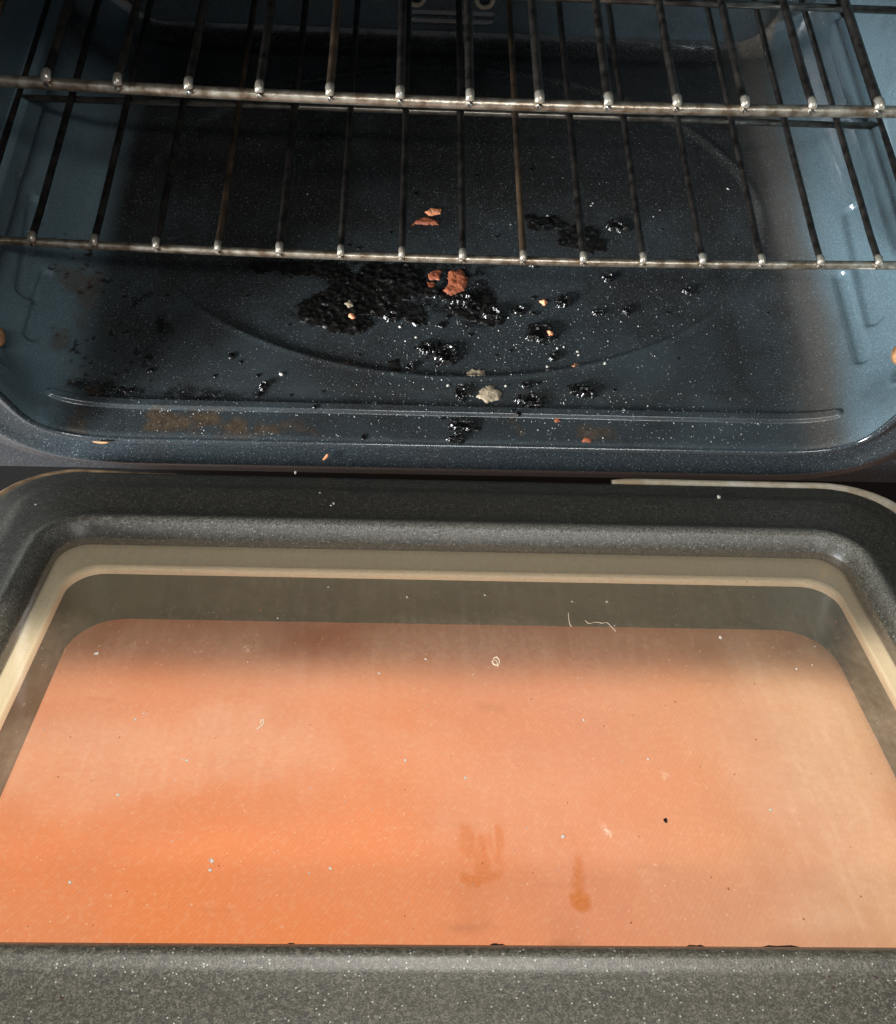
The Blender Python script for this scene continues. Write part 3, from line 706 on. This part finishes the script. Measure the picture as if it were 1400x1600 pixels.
for a in [
 (664, 541, 15, 12, .3, 'round glossy black blister touching the left side of the large ring-shaped blob', .0028, .6, 5),
 (697, 551, 24, 21, 0, 'large ring-shaped black burnt blob holding a white glint in the middle of the floor', .0030, .75, 6),
 (845, 518, 26, 19, .2, 'round black burnt clump dotted with tiny orange crumbs, right of centre', .0032, .5, 7),
 (966, 351, 19, 12, -.5, 'oval glossy black blister behind the lower rack rail at right', .0030, .8, 8),
 (881, 468, 15, 11, 0, 'round black blister just right of the lone orange dot', .0028, .6, 9),
 (909, 611, 24, 10, -.25, 'sausage-shaped glossy black drip above the right half of the front bead', .0030, .55, 10),
 (829, 627, 22, 11, 0, 'arched black blister touching the front bead', .0030, .8, 11),
 (719, 615, 8, 16, .1, 'upright oval black blister left of the pale tan scab', .0028, .85, 12),
 (726, 664, 22, 12, 0, 'hollow blister in front of the bead, above the solid black lump', .0022, .85, 13),
 (714, 685, 13, 8, 0, 'solid black lump in front of the bead, below the hollow blister', .0026, .2, 14),
 (811, 482, 12, 9, .4, 'small hollow blister left of the lone orange dot and its black neighbour', .0018, .85, 15),
 (835, 410, 9, 7, 0, 'small black blister right behind the lower rack rail, right of the rusty flakes', .0018, .6, 16),
 (950, 431, 10, 8, .5, 'small glossy blister just in front of the lower rack rail at right', .0022, .6, 17),
 (980, 483, 9, 8, 0, 'small black blister in front of the rail, alone at right', .0022, .5, 18),
 (1076, 451, 11, 8, .2, 'rightmost black blister on the floor', .0022, .5, 19),
 (935, 486, 10, 6, .1, 'faint shallow blister between the round clump and the right side', .0013, .8, 20),
 (866, 556, 9, 8, .9, 'small black blister with a bright crumb, below the round clump', .0022, .6, 21),
 (640, 571, 9, 7, .2, 'small blister below left of the ring-shaped blob', .0020, .7, 22),
 (822, 602, 9, 7, 0, 'small ragged blister above the arched one', .0016, .5, 23),
 (412, 604, 8, 9, 0, 'black blister above the left half of the bead, larger of two', .0024, .4, 24),
 (651, 497, 16, 12, 0, 'dull shallow blister just right of the largest crust', .0014, .7, 25),
 (612, 492, 13, 11, 0, 'glossy black blister at the right end of the largest crust', .0030, .5, 26),
 (722, 468, 18, 12, 0, 'hollow pale-rimmed blister on the bubbly spill below the rusty flakes', .0030, .85, 27, 1, 3, None, .0012),
 (770, 488, 17, 12, 0, 'hollow blister at the right end of the bubbly spill', .0030, .8, 28, 1, 3, None, .0010),
 (845, 345, 22, 12, 0, 'flat black ring behind the wires beside the thick burnt patch', .0014, .6, 29)]:
    blister(*a)
# small separate black crumbs
def lump_mesh(name, r, flat, seed, mat, sub=2, rough=0.35, ring=False):
    bm = bmesh.new(); bmesh.ops.create_icosphere(bm, subdivisions=sub, radius=1.0)
    r2 = random.Random(seed); ph = [r2.uniform(0, 6) for _ in range(6)]
    ex, ey = r2.uniform(.75, 1.25), r2.uniform(.75, 1.25)
    for v in bm.verts:
        c = v.co; k = 1+rough*(0.5*sin(3*c.x+ph[0])*sin(3*c.y+ph[1])+0.35*sin(6*c.y+ph[2]+2*c.z)+0.25*sin(9*c.x+ph[3]))
        z = c.z*flat*k
        if ring and c.z > 0: z *= 0.35+0.65*min(1, math.hypot(c.x, c.y)/0.8)
        v.co = Vector((c.x*r*k*ex, c.y*r*k*ey, z*r+r*flat*0.55))
    me = bpy.data.meshes.new(name); bm.to_mesh(me); bm.free()
    me.polygons.foreach_set('use_smooth', [True]*len(me.polygons)); me.materials.append(mat); return me
char_me = [lump_mesh('charred_crumb', 0.0022, 0.45, s, M_CHAR, ring=(s % 3 == 0)) for s in range(8)]
spots = [(404, 618, 1.0), (362, 557, 1.0), (376, 566, .6), (403, 587, .8), (335, 588, .6), (560, 552, .6), (668, 548, 1), (840, 600, .8), (870, 548, .8),
         (952, 430, .9), (1090, 455, .6), (836, 487, .9), (835, 462, .7), (1200, 490, .7), (1215, 478, .5), (492, 640, .9), (505, 612, .5),
         (230, 560, .8), (205, 567, .5), (178, 548, .7), (213, 550, .4), (150, 572, .9), (160, 573, .7), (110, 526, .9), (104, 538, .6), (120, 555, .6), (235, 580, 1.0), (190, 608, .9), (205, 610, .6), (745, 640, .5), (960, 610, .5), (690, 655, .7), (706, 655, .5),
         (1045, 486, .6), (1240, 568, .5), (1262, 503, .4), (1360, 626, .6), (1150, 370, .6), (1035, 355, .5), (775, 367, .9), (690, 240, .6), (650, 300, .7), (830, 262, .8), (935, 270, .6), (745, 272, .6), (560, 385, .8), (545, 380, .7), (440, 385, .7), (610, 360, .6), (1195, 724, .7), (780, 580, .5),
         (568, 683, .9), (560, 686, .7), (578, 684, .7), (810, 650, .9), (800, 645, .6), (455, 618, .5), (262, 462, .6), (208, 482, .5), (330, 540, .4), (385, 460, .5), (450, 505, .6), (1060, 560, .4), (1090, 400, .5), (690, 505, 1.2), (700, 492, .8), (735, 520, .7), (798, 545, .6), (776, 552, .5)]
for i, (px, py, s) in enumerate(spots):
    x, y = on_floor(px, py)
    z = fz(x, y) if y > 0.0 else 0
    if y < 0.003 or abs(x) > 0.24: continue
    o = bpy.data.objects.new('charred_crumb', char_me[i % 8]); o.location = (x, y, z-0.0002); o.rotation_euler = (0, 0, random.uniform(0, 6))
    o.scale = (s, s*random.uniform(.7, 1.1), s); link(o)
    zone = ('between the front bead and the lip' if y < 0.020 else 'under the lower rack, behind its front rail' if y > 0.150 else 'near the left scorch marks' if px < 300
            else 'left of centre, in front of the rack' if px < 600 else 'in the middle, among the burnt blisters' if px < 900 else 'on the clean right part of the floor')
    siz = 'larger black charred crumb' if s >= 0.9 else 'small black charred crumb' if s > 0.55 else 'tiny black charred speck'
    tag(o, siz+' '+zone, 'crumb', siz.split()[0]+' black crumbs '+zone)
# orange and tan flakes
def flake(pts, label, mat, name='food_flake', h=0.0010, seed=0, cat='food flake', plane='floor', rag=.0012, z0=None, group=None):
    P = pxpoly(pts) if plane == 'floor' else dpoly(pts)
    A = np.array(P); c = A.mean(0); res = max(0.00035, (A.max(0)-A.min(0)).max()/34); x0, y0 = A.min(0)-0.0015; x1, y1 = A.max(0)+0.0015
    nx = int((x1-x0)/res)+2; ny = int((y1-y0)/res)+2
    X, Y = np.meshgrid(np.linspace(x0, x1, nx), np.linspace(y0, y1, ny), indexing='ij')
    s_ = poly_sd(P, X, Y)+(fbm(X*500, Y*500, seed)-.5)*2*rag
    Hh = h*np.sqrt(np.clip(s_/0.0022, 0, 1))*(0.55+0.9*fbm(X*400, Y*400, seed+2))
    keep = s_ > 0
    base = floor_h(X, Y) if plane == 'floor' else 0*X
    Z = np.where(keep, base+Hh, base-0.0002)
    fs = [f for f in grid_faces(nx, ny) if keep.ravel()[list(f)].any()]
    used = sorted({i for f in fs for i in f}); mp = {u: i for i, u in enumerate(used)}
    if plane == 'floor':
        V = np.c_[(X-c[0]).ravel(), (Y-c[1]).ravel(), Z.ravel()][used]; loc = (c[0], c[1], z0 or 0)
    else:
        cc = D(c[0], c[1], 0); V = np.array([np.array(D(a, b, q))-np.array(cc) for a, b, q in zip(X.ravel()[used], Y.ravel()[used], Z.ravel()[used])]); loc = cc
    o = mesh(name, V, [tuple(mp[i] for i in f) for f in fs], mat, loc=loc); tag(o, label, cat, group); return o
flake([(664, 328), (672, 322), (690, 324), (688, 331), (672, 334)], 'small curled orange flake, rearmost of all on the floor', M_ORANGEB, h=.0015, seed=1)
flake([(642, 350), (650, 342), (664, 336), (684, 342), (686, 348), (662, 348), (648, 346)], 'long crescent of orange food just in front of the rearmost flake', M_ORANGE, h=.0014, seed=2)
flake([(668, 425), (680, 418), (690, 421), (686, 434), (672, 434)], 'rusty orange flake on the left of the central cluster', M_ORANGE, seed=3)
flake([(664, 436), (678, 438), (682, 450), (670, 452)], 'small rusty flake in the front left of the central cluster', M_ORANGE, seed=4)
flake([(700, 420), (722, 418), (732, 432), (726, 450), (706, 458), (690, 452), (702, 440)], 'largest rusty orange flake in the centre of the oven floor', M_ORANGE, seed=5, h=.0012)
flake([(545, 492), (552, 491), (554, 497), (547, 499)], 'bright orange crumb on the largest black crust', M_ORANGEB, seed=6, z0=.003)
flake([(844, 468), (851, 465), (857, 469), (851, 474)], 'round bright orange crumb alone right of centre', M_ORANGEB, seed=7, h=.002)
flake([(893, 570), (898, 565), (905, 568), (897, 573)], 'bright orange chip near the dark arc on the right', M_ORANGEB, seed=8)
flake([(908, 690), (914, 683), (924, 685), (922, 692)], 'orange smear in front of the bead on the brown stain', M_ORANGE, seed=9, h=.0008)
flake([(856, 520), (862, 520), (863, 526), (858, 526)], 'tiny orange crumb in the round burnt clump', M_ORANGEB, seed=10, z0=.004)
flake([(865, 656), (872, 654), (877, 659), (868, 661)], 'faint orange crumb between bead and lip', M_ORANGE, seed=11)
flake([(728, 578), (740, 573), (756, 576), (760, 585), (742, 588), (730, 586)], 'small pale tan scab behind the larger one', M_TAN, name='dried_scab', seed=12, cat='dried scab')
flake([(745, 620), (752, 606), (766, 602), (784, 612), (780, 624), (762, 630)], 'larger fan-shaped pale tan scab above the bead', M_TAN, name='dried_scab', seed=13, cat='dried scab')
flake([(540, 475), (546, 471), (551, 478), (545, 481)], 'dull tan crumb on the largest black crust', M_TAN, seed=14, z0=.003)
# flakes lying on the front frame under the lip
def frame_flake(px, py, w_, h_, label, mat, rot):
    v = ray(px, py); t = (-0.0045-CAM[1])/v[1]; p = CAM+t*v
    me = lump_mesh('food_flake', 1.0, 0.3, int(px), mat, sub=2, rough=0.5)
    o = bpy.data.objects.new('food_flake', me); o.scale = (w_, h_, 0.0018); o.location = (p[0], p[1]+0.001, p[2]); o.rotation_euler = (pi/2, rot, 0)
    link(o); tag(o, label, 'food flake')
frame_flake(158, 693, 0.0052, 0.0011, 'tan chip on the front frame below the left end of the bead', M_RUSTY, 0.0)
frame_flake(509, 716, 0.0012, 0.0034, 'orange sliver on the front frame above the door', M_ORANGEB, 0.5)
# pale crumbs: the ones that can be counted
white_me = [lump_mesh('pale_crumb', 0.0010, 0.6, 50+s, M_WHITE, sub=1, rough=.5) for s in range(6)]
pale = [(440, 585, 2.0), (152, 506, 1.8), (625, 507, 1.2), (650, 524, 1.3), (697, 550, 1.6), (722, 602, 1.1), (790, 603, 1.5), (700, 602, 1.2), (734, 618, 1.2), (856, 570, 1.3), (872, 541, 1.3), (863, 560, 1.1), (905, 552, 1.2), (945, 568, 1.1), (903, 546, 1.0), (882, 539, 1.1),
        (207, 233, 1.2), (210, 237, 1.1), (927, 314, 1.1), (924, 318, .9), (1189, 341, 1.2), (1139, 292, 1.1), (857, 334, 1.0), (1032, 325, .8), (1022, 335, .8), (1226, 355, .9), (480, 300, .8), (1123, 776, 1.8), (462, 738, 1), (56, 788, .9), (522, 787, 1.2), (517, 790, 1.0), (500, 770, .8)]
for i, (px, py, s) in enumerate(pale):
    on_d = py > 730
    if on_d:
        u, s_ = on_door(px, py, DH); loc = D(u, s_, DH-0.0002)
        lab, grp = 'tiny white crumb on the dark border of the open door', 'tiny white crumbs on the door border'
    else:
        x, y = on_floor(px, py); loc = (x, y, fz(x, y)-0.0001)
        zz_ = 'under the lower rack' if py < 395 else 'among the burnt blisters' if 620 < px < 800 else 'on the right part of the floor' if px >= 800 else 'on the left part of the floor'
        lab, grp = 'tiny pale crumb '+zz_, 'tiny pale crumbs '+zz_
    o = bpy.data.objects.new('pale_crumb', white_me[i % 6]); o.location = loc; o.scale = (s*.8, s*random.uniform(.6, 1.3), s*.7); o.rotation_euler = (0, 0, random.uniform(0, 6)); link(o)
    tag(o, lab, 'crumb', grp)
# dust-like grains nobody could count
def dust(name, pts, mat, label, cat, rmin, rmax):
    V = []; Fc = []
    for p in pts:
        r = random.uniform(rmin, rmax)*(1.6 if random.random() < .08 else 1); b = len(V); a0 = random.uniform(0, 6); el = random.uniform(.5, 1)
        for k in range(5):
            a = a0+2*pi*k/5; V.append((p[0]+r*cos(a)*el, p[1]+r*sin(a), p[2]))
        V.append((p[0], p[1], p[2]+r*.8)); V.append((p[0], p[1], p[2]-r*.3))
        for k in range(5): Fc += [(b+k, b+(k+1) % 5, b+5), (b+(k+1) % 5, b+k, b+6)]
    o = mesh(name, V, Fc, mat, smooth=False); tag(o, label, cat, kind='stuff')
pts = []
def scatter(n, x0, x1, y0, y1, gx=None, gy=None, sg=None):
    for _ in range(n):
        if gx is None: px, py = random.uniform(x0, x1), random.uniform(y0, y1)
        else:
            px, py = random.gauss(gx, sg[0]), random.gauss(gy, sg[1])
        if not (60 < px < 1280 and 120 < py < 690): continue
        x, y = on_floor(px, py)
        if y < 0.006: continue
        pts.append((x, y, fz(x, y)))
scatter(90, 100, 1250, 180, 690); scatter(150, 550, 1180, 440, 690)
for g in ((760, 520, 60, 25, 70), (980, 470, 60, 40, 60), (960, 640, 110, 30, 110), (860, 550, 30, 20, 30), (640, 560, 60, 30, 50), (1050, 690, 100, 10, 60), (700, 610, 70, 20, 45), (250, 650, 80, 20, 20)):
    scatter(g[4], 0, 0, 0, 0, g[0], g[1], (g[2], g[3]))
for _ in range(170):
    px = random.uniform(120, 1280); t = (px-85)/1215; x, y = on_floor(px, 628+t*29+random.choice((-1, 1))*random.uniform(7, 12)); pts.append((x, y, fz(x, y)))
for _ in range(120):
    px = random.uniform(150, 1250); t = (px-85)/1215; x, y = on_floor(px, 674+t*28-abs(random.gauss(0, 4)))
    if y > .004: pts.append((x, y, fz(x, y)))
dust('crumb_dust', pts, M_SALT, 'pale gritty crumb dust sprinkled over the front right of the oven floor', 'crumb dust', 0.00018, 0.00050)
pts = []
for _ in range(120):
    px, py = random.uniform(10, 1390), random.uniform(900, 1470)
    u, s_ = on_door(px, py)
    if abs(u) < WX-.004 and WS0+.004 < s_ < WS1-.004: pts.append(D(u, s_, 0.0002))
dust('glass_dust', pts, M_SALT, 'fine pale specks dotted over the door window glass', 'dust', 0.00012, 0.00036)
pts = []
for _ in range(90):
    px, py = random.uniform(10, 1390), random.uniform(900, 1470); u, s_ = on_door(px, py)
    if abs(u) < WX-.004 and WS0+.004 < s_ < WS1-.004: pts.append(D(u, s_, 0.0002))
dust('dark_glass_specks', pts, simple('brown_specks', (0.30, 0.10, 0.03), 0.5), 'fine brown specks dotted over the door window glass', 'dust', 0.00015, 0.0005)
pts = []
for _ in range(330):
    px = 105+abs(random.gauss(0, 150)) if random.random() < .75 else random.uniform(105, 1290)
    if px > 1290: continue
    u, s_ = on_door(px, 829+(px-105)*0.019+random.gauss(0, 4.5), 0.009); off = WS0-s_
    if 0.0045 < off < 0.014: pts.append(D(u, s_, 0.0098-abs(off-0.0085)*0.12))
dust('baked_grit', pts, M_RUST2, 'dark baked-on grit along the far bead of the door window', 'grit', 0.0003, 0.0011)
# countable bits on the glass
for i, (px, py, s) in enumerate([(151, 1021, 1.7), (513, 917, .8), (636, 933, .9), (758, 930, .8), (1125, 996, 1.2), (434, 966, .6), (225, 1115, .7), (211, 1124, .8), (292, 1188, .9), (592, 1052, .7), (665, 1030, .7), (912, 1125, .9), (1013, 1186, .9), (184, 1242, .9), (109, 1379, .9), (331, 1345, 1.1), (328, 1360, .9), (516, 1357, .9), (633, 1188, 1.), (727, 1215, .8), (880, 1307, 1.1), (1204, 1265, .9), (948, 940, 1), (894, 940, .8), (1244, 1045, .9)]):
    u, s_ = on_door(px, py); o = bpy.data.objects.new('pale_crumb', white_me[i % 6]); o.location = D(u, s_, -0.0001); o.scale = (s*.7, s*.9, s*.6); o.rotation_euler = (0, 0, random.uniform(0, 6)); link(o)
    zz_ = ('far ' if py < 1060 else 'middle ' if py < 1260 else 'near ')+('left' if px < 480 else 'centre' if px < 900 else 'right')
    tag(o, 'tiny pale crumb stuck on the '+zz_+' of the amber door window', 'crumb', 'tiny pale crumbs on the '+zz_+' of the door window')
def fibre(pxs, label, r=0.00016, mat=None, name='lint_fibre'):
    P = [on_door(*p) for p in pxs]
    pts = [D(a, b, 0.0003+0.0004*(i % 2)) for i, (a, b) in enumerate(P)]
    Q = [Vector(p) for p in pts]
    for _ in range(2):
        R2 = [Q[0]]
        for a, b in zip(Q[:-1], Q[1:]): R2 += [a*.75+b*.25, a*.25+b*.75]
        R2.append(Q[-1]); Q = R2
    c = Q[0]; V, Fc = tube([q-c for q in Q], r, 6); o = mesh(name, V, Fc, mat or M_LINT, loc=c); tag(o, label, 'lint')
M_LINT = simple('pale_lint', (0.62, 0.52, 0.38), 0.6)
fibre([(914, 970), (920, 977), (930, 972), (942, 976), (948, 972), (956, 982), (962, 987)], 'wavy pale hair near the far edge of the door window')
fibre([(771, 1030), (776, 1027), (781, 1034), (779, 1041), (772, 1040), (768, 1034), (776, 1032), (778, 1043)], 'curled cream lint knot near the middle of the far glass', 0.0003)
fibre([(402, 1140), (409, 1136), (413, 1128), (410, 1124), (407, 1131)], 'small hooked cream lint left of centre on the glass', 0.0003)
fibre([(888, 958), (889, 975), (893, 980)], 'short tan strand beside the wavy hair', 0.00022)
flake([(1037, 1279), (1041, 1278), (1043, 1284), (1039, 1285)], 'single black crumb on the right half of the door window', M_CHAR, name='charred_crumb', plane='door', h=.001, seed=40, cat='crumb', rag=.0002)
